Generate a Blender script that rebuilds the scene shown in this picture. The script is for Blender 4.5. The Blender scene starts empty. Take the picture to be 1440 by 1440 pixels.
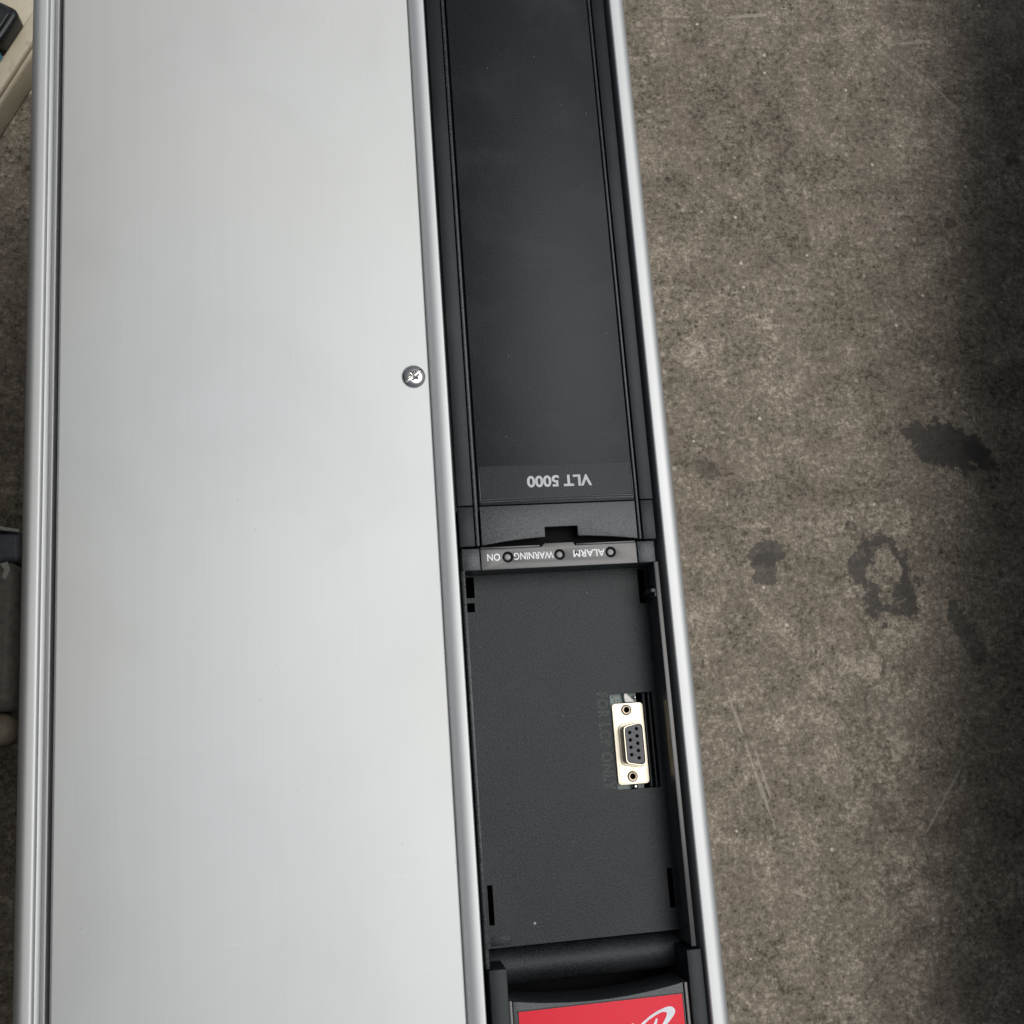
import bpy, bmesh, math, random
from mathutils import Vector, Matrix
from math import radians as rad, sin, cos, pi

S = bpy.context.scene
COL = S.collection
MM = 0.001
random.seed(7)

# ------------------------------------------------------------------ camera
cam_d = bpy.data.cameras.new('camera')
cam = bpy.data.objects.new('camera', cam_d)
COL.objects.link(cam)
R = ((0.98686433, -0.07099784, 0.14511413),
     (-0.03967521, -0.97725725, -0.20831263),
     (0.15660358, 0.19981887, -0.96723717))      # rows: image right, image down, view direction
M = Matrix((R[0], tuple(-v for v in R[1]), tuple(-v for v in R[2]))).transposed().to_4x4()
M.translation = Vector((-0.06304922, -0.08044787, 0.38941352))
cam.matrix_world = M
cam_d.sensor_width = 36.0
cam_d.lens = 1510.0 / 1440.0 * 36.0
cam_d.clip_start = 0.01
cam_d.clip_end = 500.0
cam_d.dof.use_dof = True
cam_d.dof.focus_distance = 0.40
cam_d.dof.aperture_fstop = 56.0
S.camera = cam

# ------------------------------------------------------------------ daylight
SUN = Vector((0.36, 0.09, 1.0)).normalized()
sun_el = math.asin(SUN.z)
sun_rot = math.atan2(SUN.x, SUN.y)
W = bpy.data.worlds.new('World'); S.world = W; W.use_nodes = True
nt = W.node_tree; nt.nodes.clear()
sky = nt.nodes.new('ShaderNodeTexSky'); sky.sky_type = 'NISHITA'; sky.sun_disc = False
sky.sun_elevation = sun_el; sky.sun_rotation = sun_rot; sky.dust_density = 4.0; sky.air_density = 1.0
hs = nt.nodes.new('ShaderNodeHueSaturation'); hs.inputs['Saturation'].default_value = 0.40
bg = nt.nodes.new('ShaderNodeBackground'); bg.inputs['Strength'].default_value = 0.074
wo = nt.nodes.new('ShaderNodeOutputWorld')
nt.links.new(sky.outputs[0], hs.inputs['Color']); nt.links.new(hs.outputs[0], bg.inputs['Color'])
nt.links.new(bg.outputs[0], wo.inputs['Surface'])
sd = bpy.data.lights.new('sun', 'SUN'); sd.energy = 1.45; sd.angle = rad(44); sd.color = (1.0, 0.985, 0.955)
sun = bpy.data.objects.new('sun', sd); COL.objects.link(sun)
sun.rotation_euler = SUN.to_track_quat('Z', 'Y').to_euler()
S.view_settings.view_transform = 'Standard'
S.view_settings.look = 'None'
S.view_settings.gamma = 1.0
S.view_settings.exposure = 0.1

# ------------------------------------------------------------------ node helpers
class NT:
    def __init__(s, name):
        s.m = bpy.data.materials.new(name); s.m.use_nodes = True
        s.t = s.m.node_tree; s.t.nodes.clear()
        s.out = s.t.nodes.new('ShaderNodeOutputMaterial')
        s.b = s.t.nodes.new('ShaderNodeBsdfPrincipled')
        s.t.links.new(s.b.outputs[0], s.out.inputs['Surface'])
        s.tc = s.t.nodes.new('ShaderNodeTexCoord')
        s.P = s.tc.outputs['Object']
    def n(s, k, **kw):
        o = s.t.nodes.new(k)
        for a, v in kw.items(): setattr(o, a, v)
        return o
    def put(s, sock, v):
        if hasattr(v, 'is_linked') or isinstance(v, bpy.types.NodeSocket): s.t.links.new(v, sock)
        else: sock.default_value = v
    def math(s, op, a, b=0.0, c=None, clamp=False):
        o = s.n('ShaderNodeMath', operation=op); o.use_clamp = clamp
        s.put(o.inputs[0], a); s.put(o.inputs[1], b)
        if c is not None: s.put(o.inputs[2], c)
        return o.outputs[0]
    def vec(s, scale=(1, 1, 1), loc=(0, 0, 0), rotz=0.0, src=None):
        o = s.n('ShaderNodeMapping'); s.put(o.inputs['Vector'], src or s.P)
        o.inputs['Scale'].default_value = scale; o.inputs['Location'].default_value = loc
        o.inputs['Rotation'].default_value = (0, 0, rotz)
        return o.outputs[0]
    def noise(s, scale, detail=4, rough=0.55, vec=None, dist=0.0):
        o = s.n('ShaderNodeTexNoise'); s.put(o.inputs['Vector'], vec or s.P)
        o.inputs['Scale'].default_value = scale; o.inputs['Detail'].default_value = detail
        o.inputs['Roughness'].default_value = rough; o.inputs['Distortion'].default_value = dist
        return o.outputs['Fac']
    def ramp(s, f, stops):
        o = s.n('ShaderNodeValToRGB'); s.put(o.inputs[0], f)
        e = o.color_ramp.elements
        while len(e) < len(stops): e.new(0.5)
        for i, (p, c) in enumerate(stops):
            e[i].position = p
            e[i].color = (c, c, c, 1) if not isinstance(c, tuple) else (c + (1,) if len(c) == 3 else c)
        return o.outputs[0]
    def mix(s, f, a, b, mode='MIX'):
        o = s.n('ShaderNodeMix', data_type='RGBA', blend_type=mode)
        s.put(o.inputs[0], f)
        for k, v in ((6, a), (7, b)):
            s.put(o.inputs[k], v + (1,) if isinstance(v, tuple) and len(v) == 3 else v)
        return o.outputs[2]
    def speck(s, scale, r, keep, vec=None, soft=0.3):
        """scattered round specks: cells of a voronoi, only a share of them kept"""
        o = s.n('ShaderNodeTexVoronoi'); s.put(o.inputs['Vector'], vec or s.P)
        o.inputs['Scale'].default_value = scale
        d = s.math('LESS_THAN', o.outputs['Distance'], r)
        sep = s.n('ShaderNodeSeparateColor'); s.t.links.new(o.outputs['Color'], sep.inputs[0])
        k = s.math('LESS_THAN', sep.outputs[0], keep)
        return s.math('MULTIPLY', d, k)
    def bump(s, h, strength, dist):
        o = s.n('ShaderNodeBump'); s.put(o.inputs['Height'], h)
        o.inputs['Strength'].default_value = strength; o.inputs['Distance'].default_value = dist
        s.t.links.new(o.outputs[0], s.b.inputs['Normal'])
    def set(s, **kw):
        for k, v in kw.items():
            k = k.replace('_', ' ')
            if isinstance(v, tuple) and len(v) == 3: v = v + (1,)
            s.put(s.b.inputs[k], v)

def simple(name, col, rough=0.5, metal=0.0, spec=0.5, grain=0.0, gscale=1500, var=1.0):
    k = NT(name)
    n = k.noise(220, 4, 0.6)
    c = k.mix(k.ramp(n, [(0.3, 0.0), (0.7, 1.0)]), tuple(v * (1 - 0.14 * var) for v in col), tuple(min(1, v * (1 + 0.1 * var)) for v in col))
    k.set(Base_Color=c, Metallic=metal)
    k.put(k.b.inputs['Roughness'], k.math('ADD', rough - 0.05, k.math('MULTIPLY', n, 0.1)))
    k.b.inputs['Specular IOR Level'].default_value = spec
    if grain: k.bump(k.noise(gscale, 2), grain, 0.0002)
    return k.m

def aluminium(name, base, rough, streak, specks=True):
    k = NT(name)
    sv = k.vec((900, 6, 900))
    st = k.noise(1.0, 3, 0.6, vec=sv)
    sv2 = k.vec((160, 2.2, 160))
    st2 = k.noise(1.0, 2, 0.5, vec=sv2)
    fine = k.noise(1700, 2, 0.6)
    cloud = k.noise(9, 3, 0.5)
    f = k.math('ADD', k.math('MULTIPLY', st, 0.35), k.math('MULTIPLY', st2, 0.25))
    f = k.math('ADD', f, k.math('MULTIPLY', fine, 0.25))
    f = k.math('ADD', f, k.math('MULTIPLY', cloud, 0.15))
    c = k.mix(k.ramp(f, [(0.3, 0.0), (0.7, 1.0)]), tuple(v * (1 - streak) for v in base), tuple(min(1, v * (1 + streak)) for v in base))
    if specks:
        dk = k.speck(70, 0.028, 0.13)
        c = k.mix(k.math('MULTIPLY', dk, 0.75), c, (0.12, 0.11, 0.10))
        tiny = k.speck(170, 0.05, 0.10)
        c = k.mix(k.math('MULTIPLY', tiny, 0.30), c, (0.2, 0.19, 0.18))
        lt = k.speck(38, 0.02, 0.2)
        c = k.mix(k.math('MULTIPLY', lt, 0.6), c, (0.95, 0.95, 0.95))
    if specks:
        sm = k.ramp(k.noise(16, 5, 0.62, dist=0.8), [(0.50, 0.0), (0.72, 1.0)])
        c = k.mix(k.math('MULTIPLY', sm, 0.10), c, (0.40, 0.41, 0.40))
        tn = k.noise(4.5, 2, 0.5, vec=k.vec((1, 1, 1), (4, 9, 2)))
        c = k.mix(0.4, c, k.ramp(tn, [(0.35, (0.96, 1.0, 1.03)), (0.65, (1.02, 1.0, 0.965))]), 'MULTIPLY')
        sc1 = k.noise(1.0, 1, 0.5, vec=k.vec((26, 1500, 1), rotz=0.9)); sc2 = k.noise(1.0, 1, 0.5, vec=k.vec((1300, 20, 1), rotz=-0.25))
        scr = k.math('MAXIMUM', k.ramp(sc1, [(0.775, 0.0), (0.80, 1.0)]), k.ramp(sc2, [(0.775, 0.0), (0.80, 1.0)]))
        c = k.mix(k.math('MULTIPLY', scr, 0.22), c, (0.85, 0.86, 0.86))
    k.set(Base_Color=c, Metallic=1.0)
    k.put(k.b.inputs['Roughness'], k.math('ADD', rough - 0.07, k.math('ADD', k.math('MULTIPLY', f, 0.07), k.math('MULTIPLY', cloud, 0.08))))
    k.bump(k.math('ADD', fine, st), 0.10, 0.00006)
    return k.m

def plastic(name, base, rough, grain=0.35, gscale=1500, dust=True, smudge=0.08, tint=(0.55, 0.585, 0.605)):
    k = NT(name)
    g = k.noise(gscale, 2, 0.7)
    cl = k.noise(26, 4, 0.6, dist=0.4)
    c = k.mix(k.ramp(g, [(0.35, 0.0), (0.68, 1.0)]), tuple(v * 0.3 for v in base), tuple(v * 2.3 for v in base))
    if dust:
        film = k.ramp(cl, [(0.48, 0.0), (0.75, 1.0)])
        c = k.mix(k.math('MULTIPLY', film, 0.22), c, (0.075, 0.078, 0.08))
        d1 = k.speck(110, 0.055, 0.055)
        d2 = k.speck(300, 0.07, 0.05)
        c = k.mix(k.math('MULTIPLY', d1, 0.55), c, (0.5, 0.5, 0.48))
        c = k.mix(k.math('MULTIPLY', d2, 0.28), c, (0.4, 0.4, 0.38))
    k.set(Base_Color=c, Specular_Tint=tint)
    k.put(k.b.inputs['Roughness'], k.math('ADD', rough - smudge / 2, k.math('MULTIPLY', cl, smudge)))
    k.bump(g, grain, 0.00012)
    return k.m

MAT = {}
MAT['panel'] = aluminium('anodised_sheet', (0.618, 0.632, 0.624), 0.66, 0.032)
MAT['rail'] = aluminium('extruded_aluminium', (0.585, 0.60, 0.60), 0.61, 0.035, specks=False)
MAT['black'] = plastic('black_textured_plastic', (0.0045, 0.0062, 0.0072), 0.44, grain=0.5, tint=(0.50, 0.54, 0.56))
MAT['bay'] = plastic('black_bay_plastic', (0.0085, 0.0098, 0.0108), 0.47, grain=0.8, gscale=1300)
MAT['gloss'] = plastic('smooth_black_plastic', (0.010, 0.0105, 0.011), 0.30, grain=0.10, dust=False)
MAT['latch'] = plastic('satin_black_plastic', (0.027, 0.030, 0.0315), 0.30, grain=0.12)
MAT['bar'] = simple('grey_film_plastic', (0.060, 0.061, 0.062), 0.27, grain=0.06, var=0.5)
MAT['film'] = plastic('black_label_film', (0.014, 0.016, 0.017), 0.50, grain=0.25, gscale=2200)
MAT['void'] = simple('dark_interior', (0.006, 0.006, 0.006), 0.8, spec=0.1)
MAT['print'] = simple('grey_white_print', (0.50, 0.52, 0.53), 0.6)
MAT['whiteprint'] = simple('white_print', (0.88, 0.90, 0.90), 0.6)
MAT['lens'] = simple('clear_grey_lens', (0.24, 0.235, 0.23), 0.35)
MAT['chrome'] = simple('zinc_plated_steel', (0.50, 0.50, 0.48), 0.15, 1.0)
MAT['tin'] = simple('tin_plated_shell', (0.66, 0.61, 0.49), 0.42, 1.0)
MAT['shell'] = simple('tin_shell_darkened', (0.17, 0.135, 0.10), 0.25, 1.0)  # tin-plated sides of the socket, dark reflections put into the colour
MAT['brass'] = simple('dull_brass', (0.34, 0.29, 0.225), 0.38, 1.0)
MAT['insert'] = simple('grey_socket_plastic', (0.075, 0.075, 0.085), 0.5)
MAT['pcb'] = simple('pale_green_board', (0.17, 0.23, 0.22), 0.45)
MAT['white'] = simple('white_plastic', (0.78, 0.77, 0.73), 0.45)
MAT['red'] = simple('red_label_film', (0.76, 0.026, 0.048), 0.5, grain=0.10, gscale=1900, var=0.25, spec=0.25)
MAT['emblem'] = simple('silver_white_print', (0.72, 0.75, 0.80), 0.45)

# ------------------------------------------------------------------ geometry helpers (millimetres in, metres out)
def link(name, me, mat, parent=None):
    o = bpy.data.objects.new(name, me); COL.objects.link(o)
    if mat is not None: me.materials.append(mat)
    if parent is not None: o.parent = parent
    return o

def finish(name, bm, mat, parent=None, scale=MM, ang=32):
    bmesh.ops.remove_doubles(bm, verts=bm.verts, dist=1e-5)
    bmesh.ops.recalc_face_normals(bm, faces=bm.faces)
    if scale != 1: bmesh.ops.scale(bm, vec=(scale,) * 3, verts=bm.verts)
    for f in bm.faces: f.smooth = True
    for e in bm.edges:
        if len(e.link_faces) == 2: e.smooth = e.calc_face_angle(0) < rad(ang)
    me = bpy.data.meshes.new(name); bm.to_mesh(me); bm.free()
    return link(name, me, mat, parent)

def add_box(bm, x0, x1, y0, y1, z0, z1, bev=0.0, seg=2):
    t = bmesh.new()
    bmesh.ops.create_cube(t, size=1)
    for v in t.verts:
        v.co = Vector((x0 + (v.co.x + .5) * (x1 - x0), y0 + (v.co.y + .5) * (y1 - y0), z0 + (v.co.z + .5) * (z1 - z0)))
    if bev: bmesh.ops.bevel(t, geom=t.edges[:], offset=bev, segments=seg, affect='EDGES', profile=0.5)
    tmp = bpy.data.meshes.new('tmp'); t.to_mesh(tmp); t.free(); bm.from_mesh(tmp); bpy.data.meshes.remove(tmp)

def box(name, mat, parent, *a, **k):
    bm = bmesh.new(); add_box(bm, *a, **k); return finish(name, bm, mat, parent)

def extrude_y(name, mat, parent, prof, y0, y1, ang=25):
    """closed XZ profile run along Y"""
    bm = bmesh.new()
    A = [bm.verts.new((x, y0, z)) for x, z in prof]; B = [bm.verts.new((x, y1, z)) for x, z in prof]
    n = len(prof)
    for i in range(n): bm.faces.new((A[i], A[(i + 1) % n], B[(i + 1) % n], B[i]))
    bm.faces.new(A); bm.faces.new(B[::-1])
    return finish(name, bm, mat, parent, ang=ang)

def arc(cx, cz, r, a0, a1, n=8):
    return [(cx + r * cos(rad(a0 + (a1 - a0) * i / n)), cz + r * sin(rad(a0 + (a1 - a0) * i / n))) for i in range(n + 1)]

def plate(name, mat, parent, loops, z0, z1, bev=0.0, post=None, scale=MM):
    """flat sheet with holes: first loop outside, the rest holes; real thickness, rounded rims"""
    cu = bpy.data.curves.new(name, 'CURVE'); cu.dimensions = '2D'; cu.fill_mode = 'BOTH'
    for lp in loops:
        sp = cu.splines.new('POLY'); sp.points.add(len(lp) - 1); sp.use_cyclic_u = True
        for p, (x, y) in zip(sp.points, lp): p.co = (x, y, 0, 1)
    cu.extrude = max((z1 - z0) / 2 - bev, 1e-4)
    if bev: cu.bevel_depth = bev; cu.bevel_resolution = 2; cu.offset = -bev
    tmp = bpy.data.objects.new('tmp', cu); COL.objects.link(tmp)
    dg = bpy.context.evaluated_depsgraph_get()
    me = bpy.data.meshes.new_from_object(tmp.evaluated_get(dg))
    bpy.data.objects.remove(tmp); bpy.data.curves.remove(cu)
    bm = bmesh.new(); bm.from_mesh(me); bpy.data.meshes.remove(me)
    for v in bm.verts: v.co.z += (z0 + z1) / 2
    if post:
        for v in bm.verts: v.co = post(v.co)
    return finish(name, bm, mat, parent, scale=scale)

def rect(x0, x1, y0, y1): return [(x0, y0), (x1, y0), (x1, y1), (x0, y1)]
def circ(cx, cy, r, n=20): return [(cx + r * cos(2 * pi * i / n), cy + r * sin(2 * pi * i / n)) for i in range(n)]
def rrect(x0, x1, y0, y1, r, n=5):
    o = []
    for cx, cy, a in ((x1 - r, y1 - r, 0), (x0 + r, y1 - r, 90), (x0 + r, y0 + r, 180), (x1 - r, y0 + r, 270)):
        o += arc(cx, cy, r, a, a + 90, n)
    return o
def rpoly(pts, r, n=5):
    """round the corners of a polygon"""
    o = []; m = len(pts)
    for i in range(m):
        p = Vector(pts[i]); a = (Vector(pts[i - 1]) - p).normalized(); b = (Vector(pts[(i + 1) % m]) - p).normalized()
        ang = a.angle(b); d = r / math.tan(ang / 2)
        q0 = p + a * d; q1 = p + b * d
        for k in range(n + 1):
            t = k / n
            o.append(tuple(q0 * (1 - t) ** 2 + p * 2 * t * (1 - t) + q1 * t * t))
    return o

def text(name, body, mat, parent, x0, x1, y0, y1, z, rot=180, thick=0.06, bold=0.0, outline=0.0, space=1.0):
    """lettering fitted into a rectangle of the surface it is printed on"""
    cu = bpy.data.curves.new(name, 'FONT'); cu.body = body; cu.size = 1.0; cu.space_character = space
    if outline: cu.fill_mode = 'NONE'; cu.bevel_depth = outline; cu.bevel_resolution = 1
    else: cu.extrude = 0.01; cu.offset = bold
    cu.resolution_u = 4
    tmp = bpy.data.objects.new('tmp', cu); COL.objects.link(tmp)
    dg = bpy.context.evaluated_depsgraph_get()
    me = bpy.data.meshes.new_from_object(tmp.evaluated_get(dg))
    bpy.data.objects.remove(tmp); bpy.data.curves.remove(cu)
    bm = bmesh.new(); bm.from_mesh(me); bpy.data.meshes.remove(me)
    bmesh.ops.rotate(bm, cent=(0, 0, 0), matrix=Matrix.Rotation(rad(rot), 3, 'Z'), verts=bm.verts)
    lo = [min(v.co[i] for v in bm.verts) for i in range(3)]; hi = [max(v.co[i] for v in bm.verts) for i in range(3)]
    for v in bm.verts:
        v.co.x = x0 + (v.co.x - lo[0]) / (hi[0] - lo[0]) * (x1 - x0)
        v.co.y = y0 + (v.co.y - lo[1]) / (hi[1] - lo[1]) * (y1 - y0)
        v.co.z = z + (v.co.z - lo[2]) / (hi[2] - lo[2]) * thick
    return finish(name, bm, mat, parent)

def lathe(name, mat, parent, prof, cx, cy, n=32, cap=False):
    bm = bmesh.new(); rings = []
    for r, z in prof:
        rings.append([bm.verts.new((cx + r * cos(2 * pi * i / n), cy + r * sin(2 * pi * i / n), z)) for i in range(n)])
    for a, b in zip(rings, rings[1:]):
        for i in range(n): bm.faces.new((a[i], a[(i + 1) % n], b[(i + 1) % n], b[i]))
    if cap: bm.faces.new(rings[0])
    return finish(name, bm, mat, parent)

def empty(name, label, cat, loc, group=None):
    o = bpy.data.objects.new(name, None); COL.objects.link(o); o.location = loc
    o['label'] = label; o['category'] = cat
    if group: o['group'] = group
    return o

# ------------------------------------------------------------------ the concrete floor
GZ = -0.26
def concrete():
    k = NT('worn_concrete')
    a = k.noise(5, 6, 0.6); b = k.noise(42, 6, 0.68, dist=0.3); c = k.noise(250, 6, 0.80); d = k.noise(620, 3, 0.7)
    f = k.math('ADD', k.math('MULTIPLY', a, 0.15), k.math('MULTIPLY', b, 0.22))
    f = k.math('ADD', f, k.math('MULTIPLY', c, 0.43)); f = k.math('ADD', f, k.math('MULTIPLY', d, 0.20))
    col = k.ramp(f, [(0.41, (0.030, 0.025, 0.016)), (0.468, (0.135, 0.115, 0.086)), (0.525, (0.222, 0.193, 0.148)), (0.59, (0.46, 0.405, 0.32))])
    # reddish and greenish tint patches
    tint = k.noise(30, 3, 0.5, vec=k.vec((1, 1, 1), (3.3, 1.1, 0)))
    col = k.mix(k.ramp(tint, [(0.45, 0.0), (0.75, 0.35)]), col, (0.17, 0.13, 0.11))
    # dark pores, pale grit
    clump = k.ramp(k.noise(14, 3, 0.5, vec=k.vec((1, 1, 1), (7, 2, 0))), [(0.45, 0.15), (0.62, 1.0)])
    pore = k.math('MULTIPLY', k.math('MAXIMUM', k.speck(240, 0.26, 0.38), k.speck(150, 0.20, 0.22)), clump)
    col = k.mix(k.math('MULTIPLY', pore, 0.70), col, (0.05, 0.041, 0.033))
    col = k.mix(k.math('MULTIPLY', k.speck(120, 0.20, 0.06), 0.6), col, (0.40, 0.36, 0.30))
    col = k.mix(k.math('MULTIPLY', k.speck(85, 0.10, 0.14), 0.8), col, (0.58, 0.53, 0.45))
    # hairline cracks and scuffs
    vo = k.n('ShaderNodeTexVoronoi', feature='DISTANCE_TO_EDGE')
    dv = k.n('ShaderNodeMix', data_type='VECTOR'); dv.inputs[0].default_value = 0.045
    nz = k.n('ShaderNodeTexNoise'); k.put(nz.inputs['Vector'], k.P); nz.inputs['Scale'].default_value = 22; nz.inputs['Detail'].default_value = 4
    k.put(dv.inputs[4], k.P); k.put(dv.inputs[5], nz.outputs['Color'])
    k.put(vo.inputs['Vector'], dv.outputs[1]); vo.inputs['Scale'].default_value = 6
    crk = k.math('MULTIPLY', k.math('LESS_THAN', vo.outputs['Distance'], 0.006), k.ramp(a, [(0.50, 0.0), (0.62, 1.0)]))
    col = k.mix(k.math('MULTIPLY', crk, 0.42), col, (0.05, 0.042, 0.035))
    sc = k.noise(1.0, 2, 0.5, vec=k.vec((20, 330, 1), rotz=0.5)); sc2 = k.noise(1.0, 2, 0.5, vec=k.vec((360, 24, 1), rotz=-0.3))
    col = k.mix(k.ramp(sc, [(0.66, 0.0), (0.78, 0.35)]), col, (0.34, 0.30, 0.25))
    col = k.mix(k.ramp(sc2, [(0.68, 0.0), (0.80, 0.30)]), col, (0.34, 0.30, 0.25))
    wob = k.math('SUBTRACT', k.noise(75, 4, 0.6), 0.5); wob2 = k.math('SUBTRACT', k.noise(260, 3, 0.6), 0.5)
    wobs = k.math('ADD', k.math('MULTIPLY', wob, 1.5), k.math('MULTIPLY', wob2, 0.5))
    def blob(cx, cy, rx, ry, rot=0.0, wobble=1.0, inner=None, soft=0.055):
        v = k.n('ShaderNodeVectorMath', operation='SUBTRACT'); k.put(v.inputs[0], k.P); v.inputs[1].default_value = (cx * MM, cy * MM, 0)
        m = k.vec((1, 1, 0), rotz=-rad(rot), src=v.outputs[0])
        m2 = k.vec((1000 / rx, 1000 / ry, 0), src=m)
        ln = k.n('ShaderNodeVectorMath', operation='LENGTH'); k.put(ln.inputs[0], m2)
        dd = k.math('ADD', ln.outputs['Value'], k.math('MULTIPLY', wobs, wobble))
        o = k.ramp(dd, [(0.5 - soft / 2, 1.0), (0.5 + soft / 2, 0.0)]) if inner is None else \
            k.ramp(dd, [(inner - soft / 2, 0.0), (inner + soft / 2, 1.0), (0.5 - soft / 2, 1.0), (0.5 + soft / 2, 0.0)])
        return o
    oil = (0.044, 0.040, 0.037)
    wet = None
    def stain(mask, s, colr):
        nonlocal col, wet
        if colr == oil: wet = mask if wet is None else k.math('MAXIMUM', wet, mask)
        col = k.mix(k.math('MULTIPLY', mask, s), col, colr)
    stain(blob(341, 88, 58, 32, -14, 0.75), 0.80, oil)
    stain(blob(365, 79, 30, 13, -38, 0.7), 0.80, oil)
    stain(blob(204, 20, 30, 14, 8, 1.0), 0.75, oil)
    stain(blob(203, 9, 16, 20, 0, 1.0), 0.75, oil)
    stain(blob(284.5, 0, 42, 56, 12, 0.55, inner=0.28), 0.82, oil)
    stain(blob(336, -42, 12, 46, 22, 1.1), 0.6, (0.05, 0.055, 0.046))
    stain(blob(174, 76, 14, 10, 0, 0.8), 0.5, (0.07, 0.06, 0.045))
    for x, y, r in ((265, 35, 8), (275, 25, 5), (192, 33, 6), (207, 34, 5), (175, 78, 7), (205, 12, 5), (372, 250, 9), (430, 300, 12)):
        stain(blob(x, y, r, r * 0.8, 20, 0.9), 0.6, (0.05, 0.043, 0.035))
    pale = (0.42, 0.38, 0.31)
    for x0, y0, x1, y1, w in ((177, -98, 189, -146, 2.2), (183, -103, 189, -130, 2.0), (290, -157, 314, -127, 1.8), (260, -120, 269, -126, 2.2),
                              (220, 409, 253, 413, 3.0), (352, 392, 378, 396, 3.0), (170, -70, 176, -92, 2.0), (196, -186, 204, -190, 2.2), (375, 360, 392, 340, 2.5)):
        L = math.hypot(x1 - x0, y1 - y0); A = math.degrees(math.atan2(y1 - y0, x1 - x0))
        stain(blob((x0 + x1) / 2, (y0 + y1) / 2, L * 1.15, w * 0.95, A, 0.9), 0.46, pale)
    k.set(Base_Color=col)
    k.put(k.b.inputs['Roughness'], k.math('SUBTRACT', k.math('ADD', 0.62, k.math('MULTIPLY', b, 0.25)), k.math('MULTIPLY', wet, 0.12)))
    k.b.inputs['Specular IOR Level'].default_value = 0.3
    h = k.math('ADD', k.math('MULTIPLY', b, 0.6), k.math('SUBTRACT', k.math('MULTIPLY', c, 0.5), k.math('MULTIPLY', pore, 0.5)))
    k.bump(h, 0.45, 0.0022)
    return k.m
bm = bmesh.new()
bmesh.ops.create_grid(bm, x_segments=2, y_segments=2, size=60)
g = finish('floor', bm, concrete(), scale=1); g.location = (0, 0, GZ); g['kind'] = 'structure'

# ------------------------------------------------------------------ the drive
Y0, Y1 = -262.0, 330.0
D = empty('motor_drive', 'silver aluminium motor drive with black plastic control cover and open empty keypad bay', 'motor drive', (0, 0, 0))
box('chassis', MAT['void'], D, -171, 61.5, Y0 + 2, Y1 - 2, -258, -34)

# left side profile: outer round, bright fillet, inner lip
left = [(-174.4, -260), (-174.4, -4.0)] + arc(-170.4, -4.0, 4.0, 180, 90, 10)[1:] + \
       [(-168.8, 0.0)] + arc(-168.6, -1.0, 1.0, 90, 20, 6)[1:] + \
       [(-167.45, -1.9), (-166.6, -2.3), (-165.6, -3.4), (-165.55, -1.55), (-164.65, -1.2)] + \
       arc(-164.4, -1.6, 0.42, 90, 10, 4)[1:] + [(-163.95, -9.0), (-171, -9.0), (-171, -260)]
extrude_y('side_rail', MAT['rail'], D, left, Y0, Y1)
right = [(57.5, -40)] + [(57.5, -0.9)] + arc(58.3, -0.8, 0.8, 180, 90, 4)[1:] + arc(60.6, -4.0, 4.0, 90, 0, 10) + [(64.6, -260), (61.6, -260), (61.6, -40)]
extrude_y('side_rail', MAT['rail'], D, right, Y0, Y1)
inner = [(-30.0, -20), (-29.8, -8.0)] + arc(-22.7, -7.0, 7.0, 168, 94, 12) + [(-22.1, 0.0)] + arc(-21.95, -0.66, 0.66, 90, 0, 4)[1:] + [(-21.29, -30), (-30.0, -30)]
extrude_y('inner_rail', MAT['rail'], D, inner, Y0, Y1)
# lid sheet with turned edges
pan = [(-162.3, -3.0)] + arc(-161.3, -0.4, 1.0, 180, 90, 6) + arc(-29.0, -0.1, 0.7, 90, 0, 5) + [(-28.3, -1.6), (-29.2, -1.6), (-29.2, -0.7), (-161.2, -0.7), (-161.2, -3.0)]
extrude_y('lid_panel', MAT['panel'], D, pan, Y0 + 1, Y1 - 1)
box('end_plate', MAT['rail'], D, -171, 61.5, Y0, Y0 + 1.8, -258, -10)
box('end_plate', MAT['rail'], D, -171, 61.5, Y1 - 1.8, Y1, -258, -10)
box('tray_under_lid', MAT['void'], D, -170.5, -30.2, Y0 + 2, Y1 - 2, -33.5, -9.3)

# lid screw: pan head with a six-lobe recess and a cross slot
def screw(cx, cy):
    bm = bmesh.new(); NR, NA, R0 = 56, 144, 4.55
    slot_a = rad(38)
    def z_at(r, a):
        t = r / R0
        z = 0.55 + 1.75 * (1 - t ** 3.6) ** 0.6
        lobe = 1.80 + 0.30 * cos(6 * (a - 0.2))
        x, y = r * cos(a - slot_a), r * sin(a - slot_a)
        e = max(0.0, min(1.0, (lobe - r) / 0.16))
        cut = e * (0.75 + 0.75 * max(0.0, 1 - r / lobe))
        s = max(0.0, min(1.0, (0.50 - abs(y)) / 0.12)) * max(0.0, min(1.0, (3.9 - abs(x)) / 0.3))
        cut = max(cut, 0.95 * s * max(0.0, z - 0.6) / 1.75 + 0.35 * s)
        return z - cut
    rings = []
    for i in range(1, NR + 1):
        r = R0 * i / NR
        rings.append([bm.verts.new((cx + r * cos(2 * pi * j / NA), cy + r * sin(2 * pi * j / NA), z_at(r, 2 * pi * j / NA))) for j in range(NA)])
    c = bm.verts.new((cx, cy, z_at(0, 0)))
    for j in range(NA): bm.faces.new((c, rings[0][j], rings[0][(j + 1) % NA]))
    for a, b in zip(rings, rings[1:]):
        for j in range(NA): bm.faces.new((a[j], b[j], b[(j + 1) % NA], a[(j + 1) % NA]))
    return finish('screw', bm, MAT['chrome'], D, ang=40)
screw(-34.0, 53.8)

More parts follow.
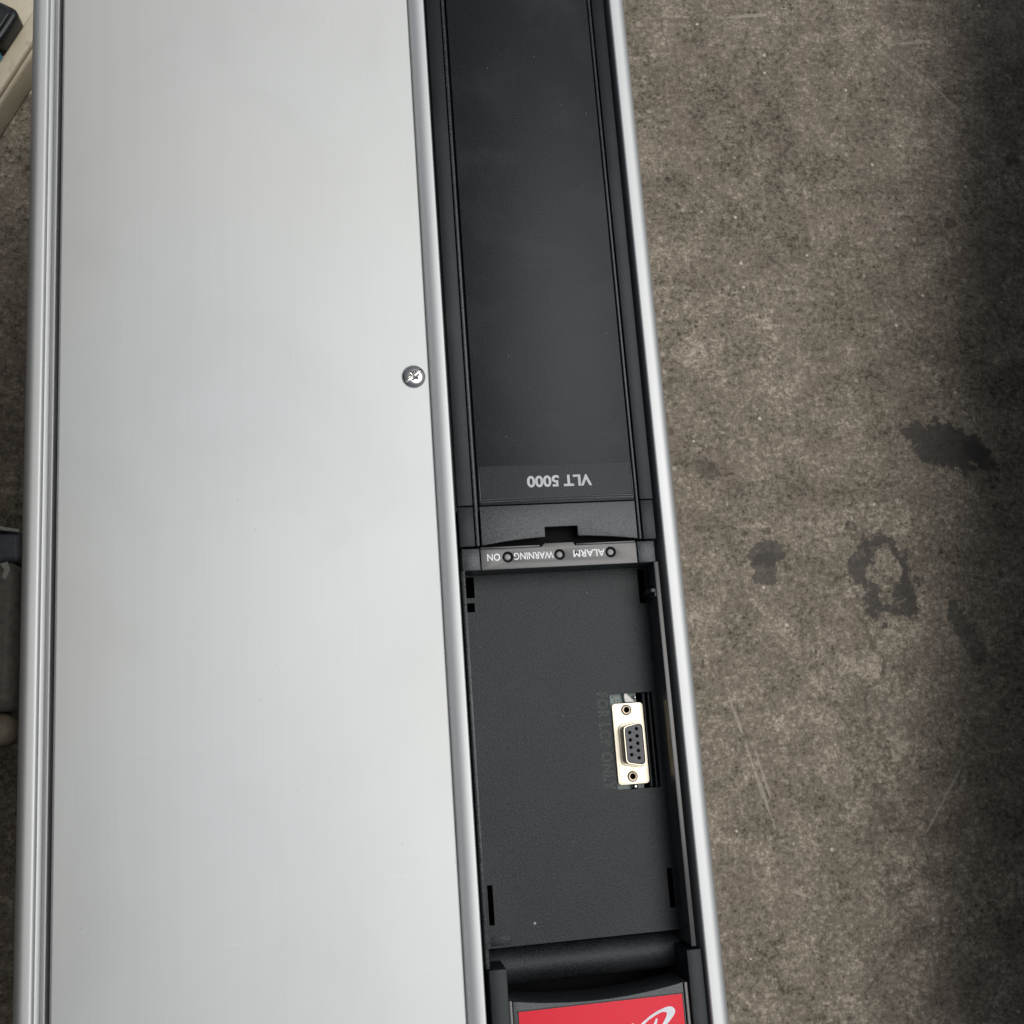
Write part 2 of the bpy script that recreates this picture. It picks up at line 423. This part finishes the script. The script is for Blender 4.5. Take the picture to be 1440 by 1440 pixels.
# black control cover
ZC = -2.0
def strip(name, mat, x0, x1, y0, y1, zt=ZC, h=4.0, bev=0.3):
    return box(name, mat, D, x0, x1, y0, y1, zt - h, zt, bev=bev)
strip('cover_border', MAT['black'], -20.1, -14.35, 3.45, Y1 - 3)
strip('cover_border', MAT['black'], 50.35, 55.6, 3.45, Y1 - 3)
strip('cover_ridge', MAT['latch'], -13.95, -12.75, -12.0, Y1 - 3, zt=-1.8, bev=0.25)
strip('cover_ridge', MAT['latch'], 48.65, 49.65, -12.0, Y1 - 3, zt=-1.8, bev=0.25)
strip('cover_plate', MAT['black'], -11.85, 48.2, 3.3, Y1 - 3)
strip('latch_corner', MAT['black'], -20.1, -14.35, -12.1, 3.05)
strip('latch_corner', MAT['black'], 50.35, 55.4, -12.2, 3.05)
box('cover_base', MAT['gloss'], D, -20.6, 56.0, 2.0, Y1 - 3, -9.0, -6.1)
# printed film and its frame lines
plate('label_film', MAT['film'], D, [rrect(-10.9, 47.6, 5.85, 18.4, 0.4)], ZC + 0.01, ZC + 0.14, bev=0.03)
def bowed(name, y, w, zt, x0=-11.7, x1=48.1, sag=0.35, mat='latch'):
    xs = [x0 + (x1 - x0) * i / 16 for i in range(17)]
    f = lambda x: y + sag * (1 - ((x - (x0 + x1) / 2) / ((x1 - x0) / 2)) ** 2)
    lp = [(x, f(x)) for x in xs] + [(x, f(x) - w) for x in xs[::-1]]
    plate(name, MAT[mat], D, [lp], ZC - 0.1, zt, bev=0.08)
bowed('frame_line', 5.55, 0.42, ZC + 0.22)
bowed('frame_line', 4.75, 0.50, ZC + 0.26)
for x0, x1 in ((-11.5, -11.1), (47.75, 48.1)):
    box('frame_line', MAT['latch'], D, x0, x1, 5.2, 18.4, ZC - 0.1, ZC + 0.16, bev=0.06)
text('lettering', 'VLT 5000', MAT['print'], D, 6.9, 32.1, 9.55, 14.1, ZC + 0.15, bold=0.032, thick=0.03)
# latch flap with the bowed lower edge and the finger notch
def bow(x): return -9.55 - 2.3 * ((x - 18.5) / 30.2) ** 2
lp = [(-11.85, 2.95), (-11.85, bow(-11.85))] + [(x, bow(x)) for x in (-9, -6, -3, 0, 3, 6, 9, 12.4)] + [(12.4, -5.8), (25.0, -5.8)] + \
     [(x, bow(x)) for x in (25.0, 28, 31, 34, 37, 40, 43, 46, 48.2)] + [(48.2, 2.95)]
plate('latch_flap', MAT['latch'], D, [lp], ZC - 2.2, ZC, bev=0.18, post=lambda c: Vector((c.x, c.y, c.z - (2.95 - c.y) * 0.02)))

# indicator bar
ZB = -3.0
lp = [(-12.45, -21.05), (47.4, -21.05), (47.4, -13.15), (23.7, -13.15), (23.0, -11.9), (12.0, -11.9), (10.6, -13.15), (-12.45, -13.15)]
plate('indicator_bar', MAT['bar'], D, [lp, circ(-2.35, -16.5, 2.0), circ(17.45, -16.45, 2.0), circ(37.25, -16.4, 2.0)], ZB - 1.6, ZB, bev=0.15)
box('bar_lip', MAT['bar'], D, -12.3, 10.2, -12.95, -12.35, ZB - 3.0, ZB - 0.5, bev=0.1)
box('bar_lip', MAT['bar'], D, 24.2, 47.3, -12.95, -12.35, ZB - 3.0, ZB - 0.5, bev=0.1)
box('bar_end', MAT['latch'], D, -19.5, -12.85, -21.05, -12.75, ZB - 14, ZB, bev=0.25)
box('bar_end', MAT['latch'], D, 47.85, 54.6, -21.0, -12.75, ZB - 14, ZB, bev=0.25)
box('bay_end_wall', MAT['gloss'], D, -12.8, 47.8, -21.0, -17.8, -19.5, ZB - 1.65)
for x, y in ((-2.35, -16.5), (17.45, -16.45), (37.25, -16.4)):
    plate('indicator_ring', MAT['void'], D, [circ(x, y, 1.97, 28), circ(x, y, 1.33, 28)], ZB - 0.9, ZB - 0.06)
    lathe('indicator_light', MAT['lens'], D, [(0.0, ZB - 0.12), (0.7, ZB - 0.15), (1.15, ZB - 0.3), (1.28, ZB - 1.2), (1.28, -8)], x, y, 24)
box('bar_base', MAT['void'], D, -12.7, 47.7, -17.7, 1.9, -19, -8.1)
for s, x0, x1 in (('ON', -10.1, -5.2), ('WARNING', 0.05, 15.1), ('ALARM', 22.8, 34.95)):
    text('lettering', s, MAT['whiteprint'], D, x0, x1, -17.75, -15.05, ZB + 0.008, thick=0.02, bold=0.012)

# keypad bay
ZF = -17.0
holes = [rect(35.3, 52.05, -104.9, -69.2), rect(-18.2, -14.0, -29.5, -21.4), rect(-18.2, -14.25, -34.9, -31.4),
         rect(50.7, 53.5, -35.0, -21.4), rect(-16.4, -14.4, -148.3, -134.4), rect(51.2, 53.4, -148.3, -134.35)]
plate('bay_floor', MAT['bay'], D, [rect(-18.7, 53.8, -156.1, -20.6)] + holes, ZF - 2.4, ZF)
box('bay_side_wall', MAT['latch'], D, -20.0, -18.75, -160.0, -21.0, -24, ZB, bev=0.2)
box('bay_side_wall', MAT['latch'], D, 53.75, 55.35, -159.7, -20.95, -24, ZB, bev=0.1)
box('wall_cap', MAT['bar'], D, 53.72, 55.38, -159.65, -21.0, ZB - 0.2, ZB + 0.12, bev=0.08)
box('wall_patch', simple('tan_patch', (0.36, 0.28, 0.16), 0.5, var=3.0), D, 53.6, 53.74, -100.5, -73.0, -7.8, -3.5, bev=0.05)  # thin tan strip added on the inner face of the right wall
box('wall_tab', MAT['latch'], D, 51.7, 53.95, -32.5, -31.05, ZF, ZB - 0.6, bev=0.15)
box('wall_tab', MAT['latch'], D, 53.0, 54.0, -34.2, -32.55, ZF, ZB - 0.4, bev=0.15)
box('floor_patch', MAT['bay'], D, -16.2, -9.0, -155.4, -152.2, ZF - 0.05, ZF + 0.12, bev=0.04)
text('embossed_lettering', 'FOR LCP ONLY', MAT['bar'], D, 30.1, 34.4, -104.4, -68.4, ZF - 0.05, rot=-90, outline=0.014, thick=0.16, space=1.15)
# rolled step below the bay floor
prof = [(-156.0, -30), (-156.0, -21.0)] + [(-163.2 + 6.6 * cos(rad(a)), -22.5 + 6.0 * sin(rad(a))) for a in range(185, 14, -10)][::-1] + [(-169.9, -30)]
bm = bmesh.new()
A = [bm.verts.new((-18.6, y, z)) for y, z in prof]; B = [bm.verts.new((53.7, y, z)) for y, z in prof]
for i in range(len(prof)): bm.faces.new((A[i], A[(i + 1) % len(prof)], B[(i + 1) % len(prof)], B[i]))
bm.faces.new(A); bm.faces.new(B[::-1])
finish('rolled_step', bm, MAT['bay'], D)
box('side_pillar', MAT['black'], D, -19.3, -13.1, Y0 + 2, -160.3, -30, ZC, bev=0.35)
box('side_pillar', MAT['black'], D, 51.35, 56.9, Y0 + 2, -160.5, -30, ZC, bev=0.35)
# brand plate below the bay
def bow2(x): return -174.05 + 2.7 * ((x - 18.5) / 30.8) ** 2
xs = [-11.6 + 61.1 * i / 24 for i in range(25)]
plate('name_plate', MAT['latch'], D, [[(x, bow2(x)) for x in xs] + [(49.5, Y0 + 3), (-11.6, Y0 + 3)]], -22, -4.0, bev=0.2)
box('plate_rail', MAT['bar'], D, -12.9, -11.85, Y0 + 3, -171.2, -20, -3.5, bev=0.15)
box('plate_rail', MAT['bar'], D, 49.8, 51.05, Y0 + 3, -171.35, -20, -3.5, bev=0.15)
plate('label_frame', MAT['gloss'], D, [rect(-10.25, 49.15, Y0 + 6, -174.72)], -4.05, -3.93)
plate('red_label', MAT['red'], D, [rrect(-9.75, 48.75, Y0 + 8, -175.1, 0.3)], -3.99, -3.83, bev=0.02)
em = [(26.0, -190.5), (29.4, -186.8), (32.94, -183.44), (34.04, -182.63), (36.78, -180.95), (39.49, -179.72), (42.15, -178.95), (43.5, -178.72), (44.6, -178.9), (45.45, -179.55), (45.7, -180.4),
      (45.45, -181.2), (44.68, -182.2), (42.97, -183.9), (40.6, -185.9), (37.5, -187.9), (37.0, -187.5), (39.3, -185.6), (41.1, -183.7), (42.1, -182.3), (42.6, -181.3), (42.6, -180.75), (42.25, -180.45), (41.5, -180.3),
      (40.45, -180.4), (38.03, -181.31), (35.59, -182.57), (34.21, -183.58), (30.6, -187.2), (27.0, -191.2)]
plate('emblem', MAT['emblem'], D, [em], -3.82, -3.79)
plate('emblem', MAT['emblem'], D, [[(36.3, -186.0), (37.51, -183.93), (38.45, -182.3), (39.1, -182.15), (39.0, -182.9), (38.4, -184.4), (37.0, -186.4)]], -3.82, -3.79)
plate('emblem', MAT['emblem'], D, [[(29.0, -184.2), (29.5, -183.1), (30.2, -182.85), (30.6, -183.3), (30.0, -184.4)]], -3.82, -3.79)

# nine-way socket in the bay floor
SOC = bpy.data.objects.new('socket', None); COL.objects.link(SOC); SOC.parent = D
SOC['label'] = 'nine-hole socket with bright tin-plated flange and grey insert'
ZFL = -16.4
plate('flange', MAT['tin'], SOC, [rrect(35.6, 47.75, -103.1, -72.9, 1.3), circ(41.15, -75.45, 1.25), circ(41.3, -100.2, 1.25)], ZFL - 0.9, ZFL, bev=0.12)
dsub = [(45.75, -80.0), (45.75, -96.75), (37.9, -95.2), (37.9, -81.55)]
din = [(45.3, -80.55), (45.3, -96.2), (38.4, -94.75), (38.4, -82.0)]
dbase = [(46.35, -79.2), (46.35, -97.5), (37.3, -95.8), (37.3, -80.95)]
plate('shell', MAT['tin'], SOC, [rpoly(dbase, 2.2), rpoly(din, 1.7)], ZFL - 0.2, ZFL + 0.5, bev=0.22)
plate('shell', MAT['shell'], SOC, [rpoly(dsub, 2.0), rpoly(din, 1.7)], ZFL, ZFL + 5.35, bev=0.1)
plate('shell_rim', MAT['tin'], SOC, [rpoly([(45.72, -80.05), (45.72, -96.7), (37.95, -95.15), (37.95, -81.6)], 2.0), rpoly(din, 1.7)], ZFL + 5.36, ZFL + 5.62, bev=0.1)
pins = [(43.1, -82.7), (43.1, -85.4), (43.1, -88.1), (43.1, -90.75), (43.15, -93.45), (40.35, -83.95), (40.35, -86.7), (40.35, -89.4), (40.35, -92.1)]
plate('insert', MAT['insert'], SOC, [rpoly([(45.25, -80.6), (45.25, -96.15), (38.45, -94.7), (38.45, -82.05)], 1.65)] + [circ(x, y, 0.66, 14) for x, y in pins], ZFL, ZFL + 5.2, bev=0.06)
plate('insert_back', MAT['void'], SOC, [rpoly(din, 1.6)], ZFL - 0.4, ZFL + 1.0)
for x, y in ((41.15, -75.45), (41.3, -100.2)):
    lathe('threaded_nut', MAT['brass'], SOC, [(1.0, ZFL - 4), (1.0, ZFL + 0.2), (1.15, ZFL + 0.45), (1.55, ZFL + 0.5), (1.95, ZFL + 0.3), (2.05, ZFL - 0.05)], x, y, 20)
    lathe('nut_bore', MAT['void'], SOC, [(1.02, ZFL - 1.6), (0.0, ZFL - 1.6)], x, y, 16)
plate('circuit_board', MAT['pcb'], D, [rect(34.0, 46.5, -107, -67.5)], -22.2, -20.6)
for cx, cy, r in ((38.2, -71.6, 0.35), (39.4, -71.5, 0.3), (37.4, -70.4, 0.25)):
    lathe('solder_joint', MAT['brass'], D, [(r * 1.4, -20.6), (r, -20.2), (0.0, -20.0)], cx, cy, 10)
plate('white_clip', MAT['white'], D, [[(41.4, -68.8), (42.3, -69.0), (43.1, -70.2), (44.6, -71.6), (45.2, -72.6), (41.5, -72.6), (41.2, -70.5)]], -20.4, -18.3, bev=0.25)
lathe('solder_joint', MAT['chrome'], D, [(1.3, -20.6), (1.1, -18.8), (0.6, -18.1), (0.0, -17.9)], 42.6, -104.1, 14)
lathe('solder_joint', MAT['chrome'], D, [(0.8, -20.6), (0.6, -18.6), (0.0, -18.1)], 45.6, -70.9, 12)
for cx, r in ((49.2, 0.9), (51.3, 0.8)):
    bm = bmesh.new()
    bmesh.ops.create_cone(bm, cap_ends=True, segments=20, radius1=r, radius2=r, depth=35.2)
    bmesh.ops.rotate(bm, cent=(0, 0, 0), matrix=Matrix.Rotation(rad(90), 3, 'X'), verts=bm.verts)
    bmesh.ops.translate(bm, vec=(cx, -87.05, -20.0), verts=bm.verts)
    finish('moulded_rib', bm, MAT['gloss'], D)

# ------------------------------------------------------------------ things lying left of the drive
def local_plate(name, mat, parent, loops, z0, z1, bev): return plate(name, mat, parent, loops, z0, z1, bev=bev)
k = NT('cream_plastic')
n1 = k.noise(18, 5, 0.6); n2 = k.noise(160, 4, 0.6)
cc = k.mix(k.ramp(n1, [(0.35, 0.0), (0.7, 1.0)]), (0.40, 0.35, 0.25), (0.56, 0.51, 0.39))
cc = k.mix(k.ramp(n2, [(0.55, 0.0), (0.75, 0.5)]), cc, (0.24, 0.19, 0.13))
k.set(Base_Color=cc, Roughness=0.55); k.bump(n2, 0.2, 0.0005)
MAT['cream'] = k.m
T = empty('tray', 'cream plastic tray lying on the concrete left of the drive, holding a black case', 'tray', (-0.2520, 0.3300, GZ))
T.rotation_euler.z = math.atan2(-0.46, 0.888)          # local +X = outward across the visible edge
plate('base', MAT['cream'], T, [rrect(-210, 0, -62, 190, 14)], 0, 22, bev=3.0)
plate('rim', MAT['cream'], T, [rrect(-208, -1.5, -60, 188, 13), rrect(-196, -12.0, -49, 177, 9)], 20, 26, bev=2.0)
BC = empty('case', 'black case with rounded corner resting on the cream tray', 'case', (-0.2440, 0.3700, GZ + 0.0225))
BC.rotation_euler.z = math.atan2(-0.46, 0.888)
plate('body', MAT['gloss'], BC, [rrect(-140, 0.0, -26, 0, 5)], 0, 15, bev=2.5)
plate('lid', MAT['gloss'], BC, [rrect(-137, -3.0, -23, -3, 4)], 14.5, 17, bev=1.0)
CT = empty('cap', 'small light blue cap lying on the cream tray beside the black case', 'cap', (-0.2635, 0.3450, GZ + 0.0225))
lathe('cap_body', simple('light_blue_plastic', (0.05, 0.22, 0.34), 0.45), CT, [(6, 0), (6, 5), (5.2, 6), (0, 6.2)], 0, 0, 24)

# dusty grey case by the drive's left side
BG = empty('plastic_case', 'dusty grey-brown plastic case with dark slate band and pale edge lying left of the drive', 'plastic case', (-0.285, -0.004, GZ))
gb = simple('dusty_grey_brown_plastic', (0.22, 0.20, 0.17), 0.5, grain=0.3, gscale=300, var=2.2)
plate('body', gb, BG, [rrect(9, 43, -46, 36, 6)], 0.3, 27, bev=6)
plate('rounded_end', simple('dusty_tan_plastic', (0.42, 0.36, 0.27), 0.5, grain=0.2, gscale=300, var=2.0), BG, [rrect(9, 40, -64, -46.5, 8)], 0.3, 20, bev=6)
plate('slate_band', simple('slate_plastic', (0.14, 0.155, 0.175), 0.45, var=1.6), BG, [rrect(9, 43, 36.3, 53, 3)], 0.3, 22, bev=3)
plate('pale_edge', simple('pale_plastic', (0.62, 0.61, 0.57), 0.45), BG, [[(9, 56.5), (20, 56), (32, 54.6), (42, 52.8), (43, 54.4), (32, 56.8), (20, 58.3), (9, 58.8)]], 12, 23, bev=0.6)
plate('edge_support', MAT['gloss'], BG, [rrect(9, 41, 52.8, 54.5, 0.5)], 0.3, 20)
plate('scuff_chip', simple('pale_chip', (0.6, 0.58, 0.53), 0.5), BG, [[(34, 34.5), (38, 35.5), (39.5, 31), (37, 25.5), (35.2, 27), (36.5, 31)]], 26.9, 27.3, bev=0.1)

# ------------------------------------------------------------------ low platform trolley added out of view to shade the floor at right
TR = empty('shade_trolley', 'added unseen platform trolley with dark wooden deck, shading the floor right of the drive', 'shade trolley', (0.358, 0.060, GZ))
TR.rotation_euler.z = -math.atan2(0.18, 0.983)
dk = simple('dark_stained_wood', (0.09, 0.07, 0.05), 0.7)
stl = simple('painted_steel', (0.05, 0.06, 0.07), 0.5)
for i in range(6):
    box('deck_board', dk, TR, i * 92 + 0.0, i * 92 + 90, -450, 460, 118, 140, bev=2)
for y0 in (-420, 0, 390): box('cross_beam', stl, TR, 4, 546, y0, y0 + 40, 80, 117.5, bev=2)
for x, y in ((70, -330), (480, -330), (70, 330), (480, 330)):
    bm = bmesh.new(); bmesh.ops.create_cone(bm, cap_ends=True, segments=28, radius1=32, radius2=32, depth=26)
    bmesh.ops.rotate(bm, cent=(0, 0, 0), matrix=Matrix.Rotation(rad(90), 3, 'Y'), verts=bm.verts)
    bmesh.ops.translate(bm, vec=(x, y, 32), verts=bm.verts)
    finish('wheel', bm, MAT['gloss'], TR)
    box('wheel_bracket', stl, TR, x - 20, x + 20, y - 18, y + 18, 60, 79.5, bev=1.5)

# ------------------------------------------------------------------ wooden crate added out of view to darken the floor at left
CR = empty('shade_crate', 'added unseen wooden crate with overhanging top, shading the floor left of the drive', 'shade crate', (-0.279, -0.100, GZ))
for i in range(5):
    z0 = 2 + i * 63.5
    box('side_board', dk, CR, -18, 0, -350, 350, z0, z0 + 61, bev=1.5)
    box('side_board', dk, CR, -500, -482, -350, 350, z0, z0 + 61, bev=1.5)
    box('end_board', dk, CR, -481.5, -18.5, -350, -332, z0, z0 + 61, bev=1.5)
    box('end_board', dk, CR, -481.5, -18.5, 332, 350, z0, z0 + 61, bev=1.5)
for i in range(5): box('top_board', dk, CR, -500, 103, -350 + i * 141, -214 + i * 141, 320.5, 338, bev=1.5)  # overhang keeps daylight off the floor beside the drive
